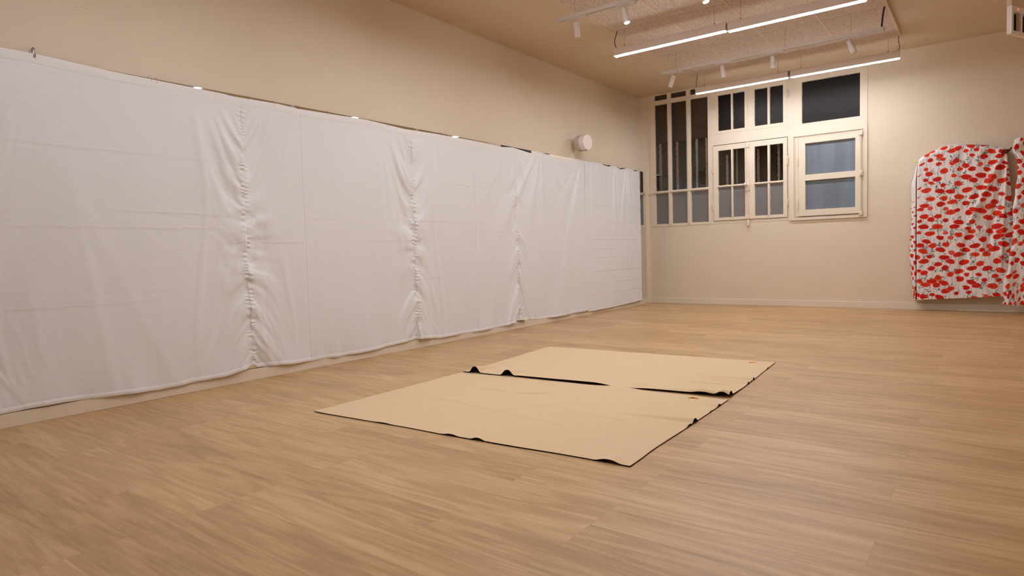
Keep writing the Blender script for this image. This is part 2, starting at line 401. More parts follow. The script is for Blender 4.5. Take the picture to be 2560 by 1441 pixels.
# window 1: tall fixed light in the corner
w1 = bpy.data.objects.new('window_1', None); COL.objects.link(w1); w1['kind'] = 'structure'
cols1 = [(0.115, 0.325), (0.385, 0.633), (0.697, 0.968)]
lo = [(a, b_, 1.26, 1.745) for a, b_ in cols1]; up = [(a, b_, 1.785, 3.14) for a, b_ in cols1]; tp = [(a, b_, 3.205, 3.285) for a, b_ in cols1]
bm = bmesh.new(); slab(bm, 0.03, 1.02, 1.224, ZC - .001, lo + up + tp, -0.006, 0.05); obj('window_frame', bm, M_wood_paint, w1)
# slim rounded glazing bars in front
for xx in (0.355, 0.665):
    bm = bmesh.new(); box(bm, xx - .014, xx + .014, -0.022, -0.006, 1.24, 3.2, .005); obj('glazing_bar', bm, M_wood_paint, w1, smooth=40)
bm = bmesh.new(); box(bm, .10, .985, -0.028, -0.006, 1.752, 1.78, .006); obj('transom_bar', bm, M_wood_paint, w1, smooth=40)
for k, h in enumerate(lo): pane(*h, M_frost, w1, name='frosted_pane'); putty(*h, w1, seed=k)
for k, h in enumerate(up): pane(*h, M_glass, w1, name='clear_pane'); putty(*h, w1, seed=k + 5)
for k, h in enumerate(tp): pane(*h, M_glass, w1, name='clear_pane')
# wide dusty film over upper part of the tall panes
for k, (a, b_) in enumerate(cols1): pass

# window 2: double casement with fixed lights over it
w2 = bpy.data.objects.new('window_2', None); COL.objects.link(w2); w2['kind'] = 'structure'
cA = [(1.122, 1.316), (1.342, 1.514)]; cB = [(1.652, 1.833), (1.864, 2.044)]
upz = (2.60, 3.125)
bm = bmesh.new(); slab(bm, 1.02, 2.13, 1.224, ZC - .001, [(a, b_, *upz) for a, b_ in cA + cB] + [(1.044, 2.104, 1.262, 2.395)], -0.004, 0.05); obj('window_frame', bm, M_wood_paint, w2)
for k, (a, b_) in enumerate(cA + cB): pane(a, b_, *upz, M_darkglass, w2, name='dusty_pane'); putty(a, b_, *upz, w2, seed=k + 20)
for (x0, x1) in ((1.075, 1.555), (1.60, 2.10)):
    bm = bmesh.new(); slab(bm, x0, x1, 2.555, 3.17, [(x0 + .035, x1 - .04, 2.585, 3.14)], -0.008, -0.003); obj('sash_moulding', bm, M_wood_paint, w2)
bm = bmesh.new(); box(bm, 1.04, 2.108, 0.045, .05, 1.25, 2.40); obj('rebate', bm, M_dark, w2); 
bm = w2.children[-1].data; 
for s_, (x0, x1, cc) in enumerate(((1.05, 1.556, cA), (1.562, 2.098, cB))):
    hl = [(a, b_, 1.79, 2.308) for a, b_ in cc] + [(a, b_, 1.31, 1.762) for a, b_ in cc]
    z1 = 2.384
    bm = bmesh.new(); slab(bm, x0, x1, 1.268, z1, hl, -0.016, 0.03); sa = obj('casement', bm, M_wood_paint, w2)
    bm = bmesh.new(); box(bm, (cc[0][1] + cc[1][0]) / 2 - .011, (cc[0][1] + cc[1][0]) / 2 + .011, -.026, -.016, 1.30, 2.32, .004); obj('glazing_bar', bm, M_wood_paint, sa, smooth=40)
    bm = bmesh.new(); box(bm, cc[0][0] - .008, cc[1][1] + .008, -.03, -.016, 1.765, 1.787, .005); obj('glazing_bar', bm, M_wood_paint, sa, smooth=40)
    for k, h in enumerate(hl):
        pane(*h, M_glass if k < 2 else M_frost, sa, y=0.004, name='clear_pane' if k < 2 else 'frosted_pane'); putty(*h, sa, y=0.004, seed=k + 30 + s_ * 7)
# replace the full dark rebate board with a thin rim so the clear panes stay see-through
ob = [c for c in w2.children if c.name.startswith('rebate')][0]; me_old = ob.data
bm = bmesh.new(); slab(bm, 1.03, 2.118, 1.25, 2.41, [(1.10, 2.06, 1.30, 2.32)], 0.032, 0.05)
bm.to_mesh(me_old); bm.free()
for (x, a, b_) in ((1.040, 1.43, 1.53), (1.040, 1.98, 2.08), (2.106, 1.43, 1.53), (2.106, 2.0, 2.12), (1.062, 2.93, 3.0), (2.112, 2.93, 3.04)): hinge(x, a, b_, w2)
# cremone bolt
bm = bmesh.new(); x = 1.56
box(bm, x - .011, x + .011, -0.034, -0.016, 1.25, 2.39, .005)
cr_ = obj('bolt_rod', bm, M_wood_paint, w2, smooth=40)
for z in (1.22, 1.30, 2.33):
    bm = bmesh.new(); box(bm, x - .022, x + .022, -0.042, -0.014, z - .03, z + .03, .008); obj('bolt_keeper', bm, M_wood_paint, w2, smooth=40)
bm = bmesh.new(); lathe(bm, [(0, .006), (.008, .014), (.02, .016), (.034, .012), (.04, .018), (.05, .006)], (x, -.03, 1.16), (0, 0, 1), 16); obj('bolt_finial', bm, M_wood_paint, w2, smooth=50)
bm = bmesh.new(); box(bm, x - .026, x + .026, -.046, -.014, 1.68, 1.84, .01); box(bm, x - .03, x + .03, -.05, -.014, 1.735, 1.785, .01)
cyl(bm, (x, -.04, 1.765), (x, -.075, 1.765), .012); lathe(bm, [(0, .008), (.008, .02), (.022, .026), (.036, .02), (.044, .006)], (x - .012, -.07, 1.77), (-.55, -.85, .1), 18)
obj('bolt_handle', bm, M_wood_paint, w2, smooth=50)

# window 3: big upper pane over a single framed sash
w3 = bpy.data.objects.new('window_3', None); COL.objects.link(w3); w3['kind'] = 'structure'
bm = bmesh.new(); slab(bm, 2.13, 3.088, 1.224, ZC - .001, [(2.290, 3.002, 2.545, 3.113), (2.20, 3.013, 1.262, 2.35)], -0.008, 0.05); obj('window_frame', bm, M_wood_paint, w3)
pane(2.290, 3.002, 2.545, 3.113, M_darkglass, w3, name='dusty_pane'); putty(2.290, 3.002, 2.545, 3.113, w3, seed=50)
bm = bmesh.new(); slab(bm, 2.128, 3.09, 1.215, 2.43, [(2.185, 3.045, 1.25, 2.372)], -0.024, -0.006); obj('casing', bm, M_wood_paint, w3)
hl = [(2.336, 2.952, 1.835, 2.265), (2.336, 2.952, 1.353, 1.755)]
bm = bmesh.new(); slab(bm, 2.25, 3.012, 1.268, 2.343, hl, -0.034, 0.02); sa = obj('casement', bm, M_wood_paint, w3)
bm = bmesh.new(); box(bm, 2.205, 2.246, -.02, .03, 1.265, 2.346); obj('stile', bm, M_wood_paint, w3)
for k, h in enumerate(hl): pane(*h, M_frost_blue, sa, y=0.004, name='frosted_pane'); putty(*h, sa, y=0.004, seed=60 + k)
for (a, b_) in ((1.35, 1.50), (1.96, 2.10)): hinge(2.246, a, b_, w3, -.042)
bm = bmesh.new(); cyl(bm, (3.022, -.046, 1.27), (3.022, -.046, 2.36), .0055, seg=10); obj('bolt_rod', bm, M_wood_paint, w3, smooth=40)
for z, hh in ((1.27, .03), (2.32, .03)):
    bm = bmesh.new(); box(bm, 2.998, 3.04, -.058, -.022, z - hh, z + hh, .006); obj('bolt_keeper', bm, M_wood_paint, w3, smooth=40)
bm = bmesh.new(); lathe(bm, [(0, .005), (.01, .013), (.025, .013), (.035, .005)], (3.022, -.046, 1.235), (0, 0, 1), 14); obj('bolt_finial', bm, M_wood_paint, w3, smooth=50)
bm = bmesh.new(); box(bm, 3.004, 3.04, -.06, -.02, 1.76, 1.83, .006); tube(bm, [(3.022, -.06, 1.80), (3.02, -.085, 1.80), (3.018, -.09, 1.77), (3.014, -.088, 1.74)], .007); obj('bolt_handle', bm, M_wood_paint, w3, smooth=50)

# ------------------------------------------------------------------ mirrors
edges = [-0.150, -2.285, -4.390, -6.495, -8.600, -10.70]
lab = ['frameless wall mirror nearest the window wall, its edge bare beside the white sheet',
       'second frameless wall mirror from the windows, behind the white curtain',
       'third frameless wall mirror from the windows, behind the white curtain',
       'fourth frameless wall mirror from the windows, behind the white curtain',
       'frameless wall mirror nearest the camera, behind the white curtain']
for k in range(5):
    bm = bmesh.new(); box(bm, 0.0, 0.006, edges[k + 1] + .0015, edges[k] - .0015, 0.09, ZM)
    o = obj('wall_mirror', bm, [M_mirror, M_mirror_edge])
    for f in o.data.polygons: f.material_index = 0 if f.normal.x > .5 else 1
    setp(o, lab[k], 'mirror', 'wall mirrors along the left wall')

# ------------------------------------------------------------------ white curtain
TOP = np.array([(-9.4, 2.095), (-8.6, 2.092), (-8.24, 2.095), (-8.08, 2.089), (-7.84, 2.079), (-7.51, 2.075), (-7.13, 2.070), (-7.05, 2.064), (-6.69, 2.071), (-6.5, 2.062), (-6.19, 2.069), (-5.83, 2.077), (-5.37, 2.059), (-4.92, 2.069), (-4.31, 2.069), (-3.9, 2.061), (-3.69, 2.078), (-3.36, 2.050), (-3.11, 2.080), (-2.75, 2.052), (-2.4, 2.06), (-2.1, 2.084), (-2.0, 2.084)])
BOT = np.array([(-9.4, .09), (-8.51, .089), (-8.40, .090), (-8.13, .088), (-7.84, .070), (-7.67, .064), (-7.23, .074), (-7.06, .095), (-6.995, .116), (-6.96, .09), (-6.5, .066), (-6.01, .058), (-5.6, .075), (-5.32, .092), (-5.0, .064), (-4.39, .057), (-4.0, .062), (-3.72, .078), (-3.69, .1), (-3.25, .06), (-2.56, .059), (-2.1, .07), (-2.0, .07)])
SEAMS = [-8.66, -7.0, -5.305, -3.665]
JOINTS = [-6.497, -4.392, -2.287]
CREASE = [1.605, 1.215, 1.13, 1.025, 0.66]
def crease_field(Y, Z, seed=0, heights=CREASE):
    d = np.zeros_like(Y)
    for k, h in enumerate(heights):
        hh = h + 0.012 * n2(Y * .9, 0, seed + k) + 0.003 * n2(Y * 9, 0, seed + 9 + k)
        msk = np.clip(.55 + .9 * n2(Y * 1.6, k, seed + 31 + k), 0.1, 1)
        d += msk * (0.0016 * np.exp(-((Z - hh) / .007) ** 2) + .0016 * np.tanh((Z - hh) / .02) * np.exp(-((Z - hh) / .05) ** 2))
    return d
def curtain_depth(Y, Z):
    D = np.full_like(Y, 0.022)
    low = np.clip((2.05 - Z) / 1.6, 0, 1)
    # broad slow waves
    D += 0.010 * low * fbm(Y * 1.3 + .15 * Z, Z * .45, 3, 2) + .004 * low * fbm(Y * 4 + .4 * Z, Z * .7, 5, 2)
    # seams: puckers and V-shaped swags
    for k, s0 in enumerate(SEAMS):
        ys = s0 + 0.012 * n2(Z * 1.3, 0, 40 + k)
        dy = Y - ys; ad_ = np.abs(dy); side = np.where(dy > 0, 1, 0)
        top = 1 / (1 + np.exp(-(Z - 1.32) * 7)); botm = 1 / (1 + np.exp((Z - .62) * 8)); mid = 1 - np.clip(top + botm, 0, 1)
        slope = 1.25 * top * (.6 + .7 * np.clip((Z - 1.1), 0, 1)) - 1.15 * botm
        if k == 3: slope = -1.7 * np.clip((1.75 - Z) / 1.3, 0, 1)
        w = Z - slope * ad_ * (1 + .9 * ad_)
        reach = 0.19 + 0.07 * n2(Z * 2, side, 50 + k)
        env = np.exp(-(ad_ / reach) ** 2) * np.clip((2.0 - Z) / .25, 0, 1)
        wav = np.where(dy > 0, n2(w * 6.5, 0, 60 + k) + .6 * n2(w * 14, 3, 61 + k), n2(w * 6.0, 9, 70 + k) + .6 * n2(w * 13, 5, 71 + k))
        wav = np.tanh(2.1 * wav) * .62
        if k == 3: env = env * np.clip((1.72 - Z) / .3, 0, 1)
        amp = (0.029 if k != 0 else .010) * (.75 * top + .8 * botm + .45 * mid + .15)
        D += amp * wav * env + .012 * n2(dy * 9 + 3, w * 11, 75 + k) * env * (1 if k else .5) + .004 * n2(dy * 22, w * 26, 85 + k) * env
        # outer long curved folds framing the swags
        for sgn, rr, am in ((1, .30, .007), (-1, .33, .008)):
            c = sgn * rr * (1 - 0.55 * top * np.clip((1.95 - Z) / .9, 0, 1) ** 2 + .25 * botm)
            q_ = (dy - c) / .028
            D += am * np.exp(-q_ ** 2) * np.clip((1.98 - Z) / .2, 0, 1) * np.clip(.5 + .8 * n2(Z * 1.7, 0, 80 + k + sgn), 0, 1)
        # puckers along the stitching
        pk = np.sin(2 * PI * (Z / .033 + 1.1 * n2(Z * 9, 0, 90 + k)) + np.where(dy > 0, 1.6, 0)) * (.6 + .5 * n2(Z * 12, side, 91 + k))
        D += 0.0062 * pk * np.exp(-((ad_ - .014) / .018) ** 2) * np.clip((2.02 - Z) / .06, 0, 1) * (1 if k != 3 else np.clip((1.75 - Z) / .3, 0, 1))
        D += -0.002 * np.exp(-(ad_ / .009) ** 2)
    # drapes fanning from the hooks near the far end
    for (yh, zh, am, ph) in ((-3.11, 2.08, .026, 2), (-2.13, 2.085, .022, 8), (-3.69, 2.08, .012, 5)):
        dz = np.clip(zh - Z, .03, None); th = (Y - yh) / (dz * .55 + .06)
        D += am * n2(th * 3.4 + 7, 0, 100 + ph) * np.exp(-(th / 1.5) ** 2) * np.clip(dz / .3, 0, 1) * np.exp(-dz * .35)
    D += 0.009 * np.clip((Y + 3.7) / .6, 0, 1) * low * fbm(Y * 6.5 + .2 * n2(Z * 1.1, 0, 7), Z * .35, 12, 2)
    # diagonal folds low on the left panel
    wv_ = (Y + 8.15) - (1.5 - Z) * .42 ; D += 0.0035 * np.exp(-(wv_ / .05) ** 2) * np.clip((1.6 - Z) / .5, 0, 1)
    wv_ = (Y + 8.1) - (1.4 - Z) * .13 ; D += 0.003 * np.exp(-(wv_ / .035) ** 2) * np.clip((1.5 - Z) / .5, 0, 1)
    wv_ = (Y + 8.40) + (1.3 - Z) * .35 - .15 ; D += -0.007 * np.exp(-(wv_ / .09) ** 2) * np.clip((1.5 - Z) / .4, 0, 1)
    # mirror joints press through
    for j in JOINTS: D += -0.0034 * np.exp(-((Y - j - .005 * n2(Z * .8, 0, 3)) / .0042) ** 2) * (1 if j < -3 else np.clip((Z - 1.3) * 3, .3, 1))
    D += 0.85 * crease_field(Y, Z, 200)
    D = np.where(Y > -2.3, D + (.021 - D) * np.clip((Y + 2.3) / .25, 0, 1) ** 2 * .95, D)
    # hem flutter
    D += np.clip((.30 - Z) / .25, 0, 1) ** 1.5 * (.003 + .012 * n2(Y * 4.2, 0, 15) + .006 * n2(Y * 11, 0, 16))
    return np.clip(D, 0.010, None)
def sheet(name, y0, y1, top, bot, depth, step, mat_, parent, z_lo=None, z_hi=None, extra=0, zstep=None, dense=()):
    ny = int((y1 - y0) / step) + 1
    ys = np.linspace(y0, y1, ny)
    if dense: ys = np.unique(np.round(np.concatenate([ys] + [np.arange(j - w_, j + w_, st_) for (j, w_, st_) in dense if y0 < j < y1]), 4))
    zt = np.interp(ys, top[:, 0], top[:, 1]); zb = np.interp(ys, bot[:, 0], bot[:, 1]) + .003 * n2(ys * 9, 0, 4)
    if z_hi is not None and z_hi[0] == 'top': lo_ = zt - z_hi[1]; hi_ = zt + z_hi[2]
    elif z_hi is not None: lo_ = zb - z_hi[2]; hi_ = zb + z_hi[1]
    else: lo_ = zb; hi_ = zt
    nz = max(4, int(np.mean(hi_ - lo_) / (zstep or step)) + 1)
    t = np.linspace(0, 1, nz)[:, None]
    Z = lo_[None] + (hi_ - lo_)[None] * t; Y = np.broadcast_to(ys[None], Z.shape).copy()
    X = depth(Y, Z) + extra
    if z_hi is not None: X = X + (.0012 if z_hi[0] == 'top' else .003) * np.sin(np.pi * t)          # the folded-over band is puffed
    return gridmesh(name, X, Y, Z, mat_, parent)
cur = thing('white_curtain', 'long white cotton curtain with three gathered seams hanging over the mirror wall', 'curtain', (0, 0, 0))
sheet('fabric', -9.3, -2.0765, TOP, BOT, curtain_depth, .0075, M_sheet, cur, zstep=.006, dense=[(j, .016, .0015) for j in JOINTS] + [(q, .05, .004) for q in SEAMS])
sheet('top_casing', -9.3, -2.0765, TOP, BOT, curtain_depth, .012, M_sheet_hem, cur, z_hi=('top', .05, .002), extra=.0012, zstep=.006)
sheet('bottom_hem', -9.3, -2.0765, TOP, BOT, curtain_depth, .0075, M_sheet_hem, cur, z_hi=('bot', .028, .002), extra=.003, zstep=.004)

# separate creased sheet at the far end
TOP2 = np.array([(-2.10, 2.084), (-1.95, 2.078), (-1.834, 2.087), (-1.643, 2.083), (-1.444, 2.062), (-1.354, 2.075), (-1.2, 2.085), (-1.05, 2.055), (-0.90, 2.075), (-0.83, 2.098), (-0.654, 2.081), (-0.576, 2.068), (-0.45, 2.08), (-0.33, 2.087)])
BOT2 = np.array([(-2.10, .045), (-1.8, .05), (-1.40, .047), (-0.9, .06), (-0.33, .078)])
def sheet2_depth(Y, Z):
    D = np.full_like(Y, 0.030)
    for k, (yh, am) in enumerate(((-1.90, .008), (-1.25, .009), (-0.83, .012), (-0.36, .006))):
        dz = np.clip(2.09 - Z, .03, None); th = (Y - yh) / (dz * .28 + .05)
        D += am * n2(th * 2.6 + 3, 0, 140 + k) * np.exp(-(th / 1.6) ** 2) * np.exp(-dz * .9) * np.clip(dz / .12, 0, 1) * 1.5
    D += .004 * np.clip((2.0 - Z), 0, 1) * fbm(Y * 3.2, Z * .4, 33, 2)
    vs = [-1.93, -1.66, -1.40, -1.13, -0.86, -0.60]
    for k, v in enumerate(vs):
        q_ = Y - v; D += (.0035 if k % 2 else -.0035) * np.exp(-(q_ / .006) ** 2) + .003 * (-1) ** k * np.tanh(q_ / .05) * np.exp(-(q_ / .1) ** 2)
    for k, h in enumerate([1.885, 1.70, 1.51, 1.40, 1.27, 1.155, 1.035, .90, .78, .59, .42, .27]):
        hh = h + .004 * n2(Y * 2, 0, 160 + k); mk = 1 if h in (1.51, 1.035, .59) else np.clip(.6 + .6 * n2(Y * 3.7, k, 170), 0.15, .9)
        D += 1.15 * mk * (.0026 * np.exp(-((Z - hh) / .006) ** 2) + .0022 * np.tanh((Z - hh) / .02) * np.exp(-((Z - hh) / .045) ** 2))
    D += np.clip((.2 - Z) / .16, 0, 1) * (.006 + .01 * n2(Y * 6, 0, 19))
    D = np.where(Y < -1.8, D + (.0220 - D) * np.clip((-1.8 - Y) / .22, 0, 1) ** 2, D)
    return np.clip(D, .012, None)
sh = thing('white_sheet', 'plain white sheet with square fold creases hanging at the window end of the mirrors', 'sheet', (0, 0, 0))
sheet('fabric', -2.075, -0.405, TOP2, BOT2, sheet2_depth, .006, M_sheet, sh)
sheet('bottom_hem', -2.075, -0.405, TOP2, BOT2, sheet2_depth, .0075, M_sheet_hem, sh, z_hi=('bot', .018, .001), extra=.002, zstep=.004)

# metal hooks holding the curtain to the mirror top
hooks = [(-8.234, 2.105), (-7.611, 2.09), (-7.575, 2.085), (-7.18, 2.08), (-6.94, 2.08), (-6.73, 2.08), (-6.53, 2.08), (-6.24, 2.08), (-5.78, 2.08), (-5.60, 2.08), (-5.03, 2.08), (-4.88, 2.08), (-3.69, 2.088), (-3.10, 2.088), (-2.27, 2.088), (-2.08, 2.09), (-1.34, 2.088), (-0.84, 2.096)]
def hook(y, z, big, label):
    t = thing('curtain_clip', label, 'clip', (0.0, y, z), 0, 'metal clips along the mirror top')
    bm = bmesh.new(); r = .0009 if not big else .0035; h = 0.006 if not big else .026
    tube(bm, spline([(0.001, 0, h * .2), (.012, 0, h), (.03, .002, h * .7), (.036, .003, -.012), (.03, .004, -.028)], 5), r); obj('wire_loop', bm, M_clip, t, smooth=60)
    bm = bmesh.new(); w = .004 if not big else .010
    box(bm, .0, .005, -w, w, -.006, h * .5, .001); obj('plate', bm, M_clip, t)
for k, (y, z) in enumerate(hooks):
    big = k == 0
    l = 'small metal wire clip holding white cloth to the mirror top' if not big else 'larger bent metal clip on top edge of the curtain, nearest the camera'
    hook(y, z, big, l)

# ------------------------------------------------------------------ ceiling raft of acoustic tiles
XJ = [1.05, 1.665, 2.285, 2.905, 3.525]
YR = [-0.80, -1.985, -3.17, -4.355, -5.54, -6.725, -7.91, -9.095]
zt0 = ZC - 0.034
for j in range(len(YR) - 1):
    for i in range(4):
        bm = bmesh.new(); hx = (XJ[i + 1] - XJ[i]) / 2 - .012; hy = (YR[j] - YR[j + 1]) / 2 - .004
        box(bm, -hx, hx, -hy, hy, 0, .026, .0015)
        o = obj('acoustic_tile', bm, M_tile, loc=((XJ[i] + XJ[i + 1]) / 2, (YR[j] + YR[j + 1]) / 2, zt0))
        setp(o, 'grainy beige acoustic tile fixed under the cream ceiling between joint strips', 'ceiling tile', 'acoustic tiles of the ceiling raft')
for i, x in enumerate(XJ):
    bm = bmesh.new(); box(bm, x - .013, x + .013, YR[-1], YR[0], zt0 - .004, ZC, .002); struct('trim_%d' % (i + 2), bm, M_ceil)
for j, y in enumerate(YR):
    bm = bmesh.new(); box(bm, XJ[0], XJ[-1], y - .003, y + .003, zt0 + .012, ZC); struct('trim_%d' % (i + 3 + j), bm, M_dark)  # dark strips fill the row gaps, their shade put in as colour

# ------------------------------------------------------------------ linear pendant lights
def wire(bm, x, y, z0, z1, r=.0013): cyl(bm, (x, y, z0), (x, y, z1), r, seg=6)
def pendant(x0, x1, y, zb, label, cable=None):
    t = thing('linear_pendant_light', label, 'lamp', ((x0 + x1) / 2, y, zb), 0, 'linear pendant lights')
    L = (x1 - x0) / 2
    bm = bmesh.new()
    # open-bottomed aluminium profile: two sides, top, end caps
    box(bm, -L, L, -.027, -.022, 0, .082, .0008); box(bm, -L, L, .022, .027, 0, .082, .0008); box(bm, -L, L, -.022, .022, .078, .082)
    box(bm, -L, -L + .004, -.022, .022, 0, .078); box(bm, L - .004, L, -.022, .022, 0, .078)
    obj('profile', bm, M_white_metal, t)
    bm = bmesh.new(); box(bm, -L + .006, L - .006, -.0235, .0235, -.007, .006, .002); obj('diffuser', bm, M_led, t)
    for sx in (-L + .12, L - .12):
        bm = bmesh.new(); wire(bm, sx, 0, .1, zt0 - zb); w = obj('suspension_wire', bm, M_wire, t)
        bm = bmesh.new(); cyl(bm, (sx, 0, .08), (sx, 0, .105), .0045, seg=10); obj('wire_gripper', bm, M_wire, w)
    return t
ROWS = [(-0.85, 'row nearest the windows'), (-3.17, 'row in the middle of the ceiling')]
p1 = pendant(1.108, 2.312, -0.85, 3.002, 'lit white linear pendant, left one of the row by the window wall')
p2 = pendant(2.342, 3.532, -0.85, 3.000, 'lit white linear pendant, right one of the row by the window wall')
p3 = pendant(1.065, 2.288, -3.17, 3.000, 'lit white linear pendant, left one of the row farther from the windows')
p4 = pendant(2.304, 3.500, -3.17, 2.988, 'lit white linear pendant, right one of the row farther from the windows')
for y in (-5.54, -7.91):
    pendant(1.065, 2.288, y, 3.0, 'lit white linear pendant of the rows nearer the camera, above the photo')
    pendant(2.304, 3.500, y, 3.0, 'lit white linear pendant of the rows nearer the camera, above the photo')
bm = bmesh.new(); box(bm, -.017, .017, -.018, .018, -.04, .036, .002)
o = obj('joint_connector', bm, M_wire, loc=(2.327, -.85, 3.044)); setp(o, 'grey connector joining the two lit pendants by the window wall', 'connector')
bm = bmesh.new(); box(bm, -.010, .010, -.018, .018, -.035, .036, .002)
o = obj('joint_connector', bm, M_wire, loc=(2.296, -3.17, 3.03)); setp(o, 'grey connector joining the two lit pendants in the nearer row', 'connector')
def cable(pts, r, label):
    bm = bmesh.new(); tube(bm, spline(pts, 8), r); o = obj('power_cable', bm, M_cable, smooth=60); return setp(o, label, 'cable', 'black cables from the ceiling to the lights')
cable([(1.10, -3.165, zt0), (1.085, -3.17, 3.22), (1.068, -3.17, 3.17), (1.073, -3.17, 3.12), (1.09, -3.17, 3.088)], .0042, 'thin black curved cable feeding left end of the nearer pendant row')
cable([(1.125, -.82, zt0), (1.12, -.84, 3.2), (1.112, -.85, 3.12), (1.125, -.85, 3.09)], .0035, 'thin black cable feeding left end of the pendant row by the windows')
cable([(3.515, -.82, zt0), (3.515, -.84, 3.2), (3.527, -.85, 3.13), (3.516, -.85, 3.089)], .0035, 'thin wavy cable feeding right end of the pendant row by the windows')
cable([(3.50, -1.985, zt0), (3.487, -1.99, 3.18), (3.478, -2.0, 3.066)], .0085, 'thick black cable dropping onto the far track rail')

# ------------------------------------------------------------------ spotlight tracks
def track(x0, x1, y, zb, label):
    t = thing('track_rail', label, 'track', ((x0 + x1) / 2, y, zb), 0, 'spotlight tracks'); L = (x1 - x0) / 2
    bm = bmesh.new(); box(bm, -L, L, -.0175, -.006, 0, .034, .0008); box(bm, -L, L, .006, .0175, 0, .034, .0008); box(bm, -L, L, -.006, .006, .02, .034); obj('rail', bm, M_track, t)
    for sx in (-L, L - .006):
        bm = bmesh.new(); box(bm, sx, sx + .006, -.019, .019, -.002, .036, .001); obj('end_cap', bm, M_track, t)
    for sx in (-L + .18, 0.25, L - .3):
        bm = bmesh.new(); wire(bm, sx, 0, .034, zt0 - zb); obj('suspension_wire', bm, M_wire, t)
    return t
track(1.102, 3.50, -4.37, 3.04, 'white spotlight track rail at the top edge, nearer the camera')
track(1.108, 3.50, -2.0, 3.03, 'white spotlight track rail hanging between the two pendant rows')
def spot(x, y, ztrack, tilt_x, tilt_y, lit, label, group, stem=.035):
    t = thing('track_spotlight', label, 'spotlight', (x, y, ztrack), 0, group)
    bm = bmesh.new(); box(bm, -.075, .115, -.0165, .0165, -.014, -.0005, .002); box(bm, .06, .115, -.012, .012, -.022, -.012, .002); obj('adapter', bm, M_track, t)
    bm = bmesh.new(); cyl(bm, (0, 0, -.014), (0, 0, -.014 - stem), .006, seg=12); obj('stem', bm, M_track, t, smooth=40)
    d = Vector((math.sin(math.radians(tilt_x)), math.sin(math.radians(tilt_y)), -1)).normalized()
    p = Vector((0, 0, -.008 - stem)); bm = bmesh.new()
    lathe(bm, [(0, .02), (.003, .0265), (.14, .0285), (.142, .0255), (.134, .0245)], p - d * .01, d, 28); h = obj('lamp_head', bm, M_track, t, smooth=35)
    bm = bmesh.new(); cyl(bm, p + d * .123, p + d * (.129 if not lit else .1335), .024, seg=24); obj('lens', bm, M_spotled if lit else M_track, h)
for (x, tx, ty, lit, lb) in ((1.292, -6, 22, False, 'white track spotlight by the left end of the nearer rail'), (1.782, 14, -4, True, 'white track spotlight lit at its mouth, second from left on the nearer rail'), (2.485, 14, -4, True, 'white track spotlight cut by the top edge, above the nearer pendants')):
    spot(x, -4.37, 3.04, tx, ty, lit, lb, 'spotlights on the nearer track')
spot(3.15, -4.37, 3.04, 5, 5, True, 'unseen white track spotlight added for light at right end of the nearer rail', 'spotlights on the nearer track')  # extra lamp out of view, added for its light
for (x, tx, ty, lb) in ((1.255, -26, 8, 'white track spotlight tilted left at the left end of the far rail'), (1.858, 5, 8, 'white track spotlight second from left on the far rail, hanging nearly straight'),
                    (2.421, 0, 8, 'white track spotlight in the middle of the far rail, pointing straight down'), (3.183, 22, 8, 'white track spotlight tilted right near the right end of the far rail')):
    spot(x, -2.0, 3.03, tx, ty, False, lb, 'spotlights on the far track')
bm = bmesh.new(); box(bm, -.10, .10, -.016, .016, -.012, 0, .002)
o = obj('track_power_feed', bm, M_track, loc=(3.40, -2.0, 3.029)); setp(o, 'slim white feed box under the right end of the far rail', 'power feed')

# ------------------------------------------------------------------ wall speaker
t = thing('wall_speaker', 'white cylindrical speaker on a bracket above the mirror wall', 'speaker', (-0.008, -2.315, 2.283))
ax = Vector((.985, -.14, -.04)).normalized(); c0 = Vector((.070, 0.012, .0))
bm = bmesh.new(); lathe(bm, [(0, .088), (.004, .096), (.012, .1), (.085, .1)], c0, ax, 48); obj('rear_body', bm, M_grille, t, smooth=35)
bm = bmesh.new(); lathe(bm, [(.0, .1), (.062, .1), (.070, .097), (.073, .092)], c0 + ax * .087, ax, 48); obj('front_body', bm, M_spk, t, smooth=35)
bm = bmesh.new(); lathe(bm, [(0, .091), (.003, .09), (.004, .085)], c0 + ax * .1595, ax, 48); obj('front_grille', bm, M_spk, t, smooth=35)
bm = bmesh.new(); box(bm, 0, .012, -.03, .06, -.06, .06, .004); box(bm, .01, .09, .0, .03, -.02, .02, .004); obj('wall_bracket', bm, M_white_metal, t, smooth=35)
bm = bmesh.new(); b0 = c0 + Vector((0, 0, -.103)); tube(bm, [b0 + ax * .01, b0 + ax * .05 + Vector((0, 0, .002)), b0 + ax * .10 + Vector((0, 0, .001)), b0 + ax * .15 + Vector((0, 0, -.001))], .0035); obj('yoke', bm, M_cable, t)

# ------------------------------------------------------------------ ceiling-hung unit cut by the right edge
t = thing('climate_unit', 'white ceiling-hung unit with dark vents and a red light at the right edge', 'climate unit', (4.476, -4.0, 0), math.radians(63))
bm = bmesh.new(); slab(bm, 0, .62, 2.275, 2.46, [(.025, .11, 2.297, 2.422), (.135, .30, 2.297, 2.422), (.325, .49, 2.297, 2.422)], 0, .03); obj('vent_frame', bm, M_spk, t)
bm = bmesh.new(); box(bm, .014, .60, .026, .0295, 2.285, 2.45); obj('vent_cavity', bm, M_dark, t)
for xx in (.105, .29, .475):
    bm = bmesh.new(); box(bm, xx, xx + .01, -.004, .026, 2.30, 2.42, .002); obj('louvre', bm, M_spk, t)
bm = bmesh.new(); box(bm, .006, .615, .004, .036, 2.46, ZC, .004); obj('housing', bm, M_ceil, t)
bm = bmesh.new(); cyl(bm, (.075, -.002, 2.443), (.075, .004, 2.443), .006, seg=12); obj('standby_light', bm, M_redled, t)

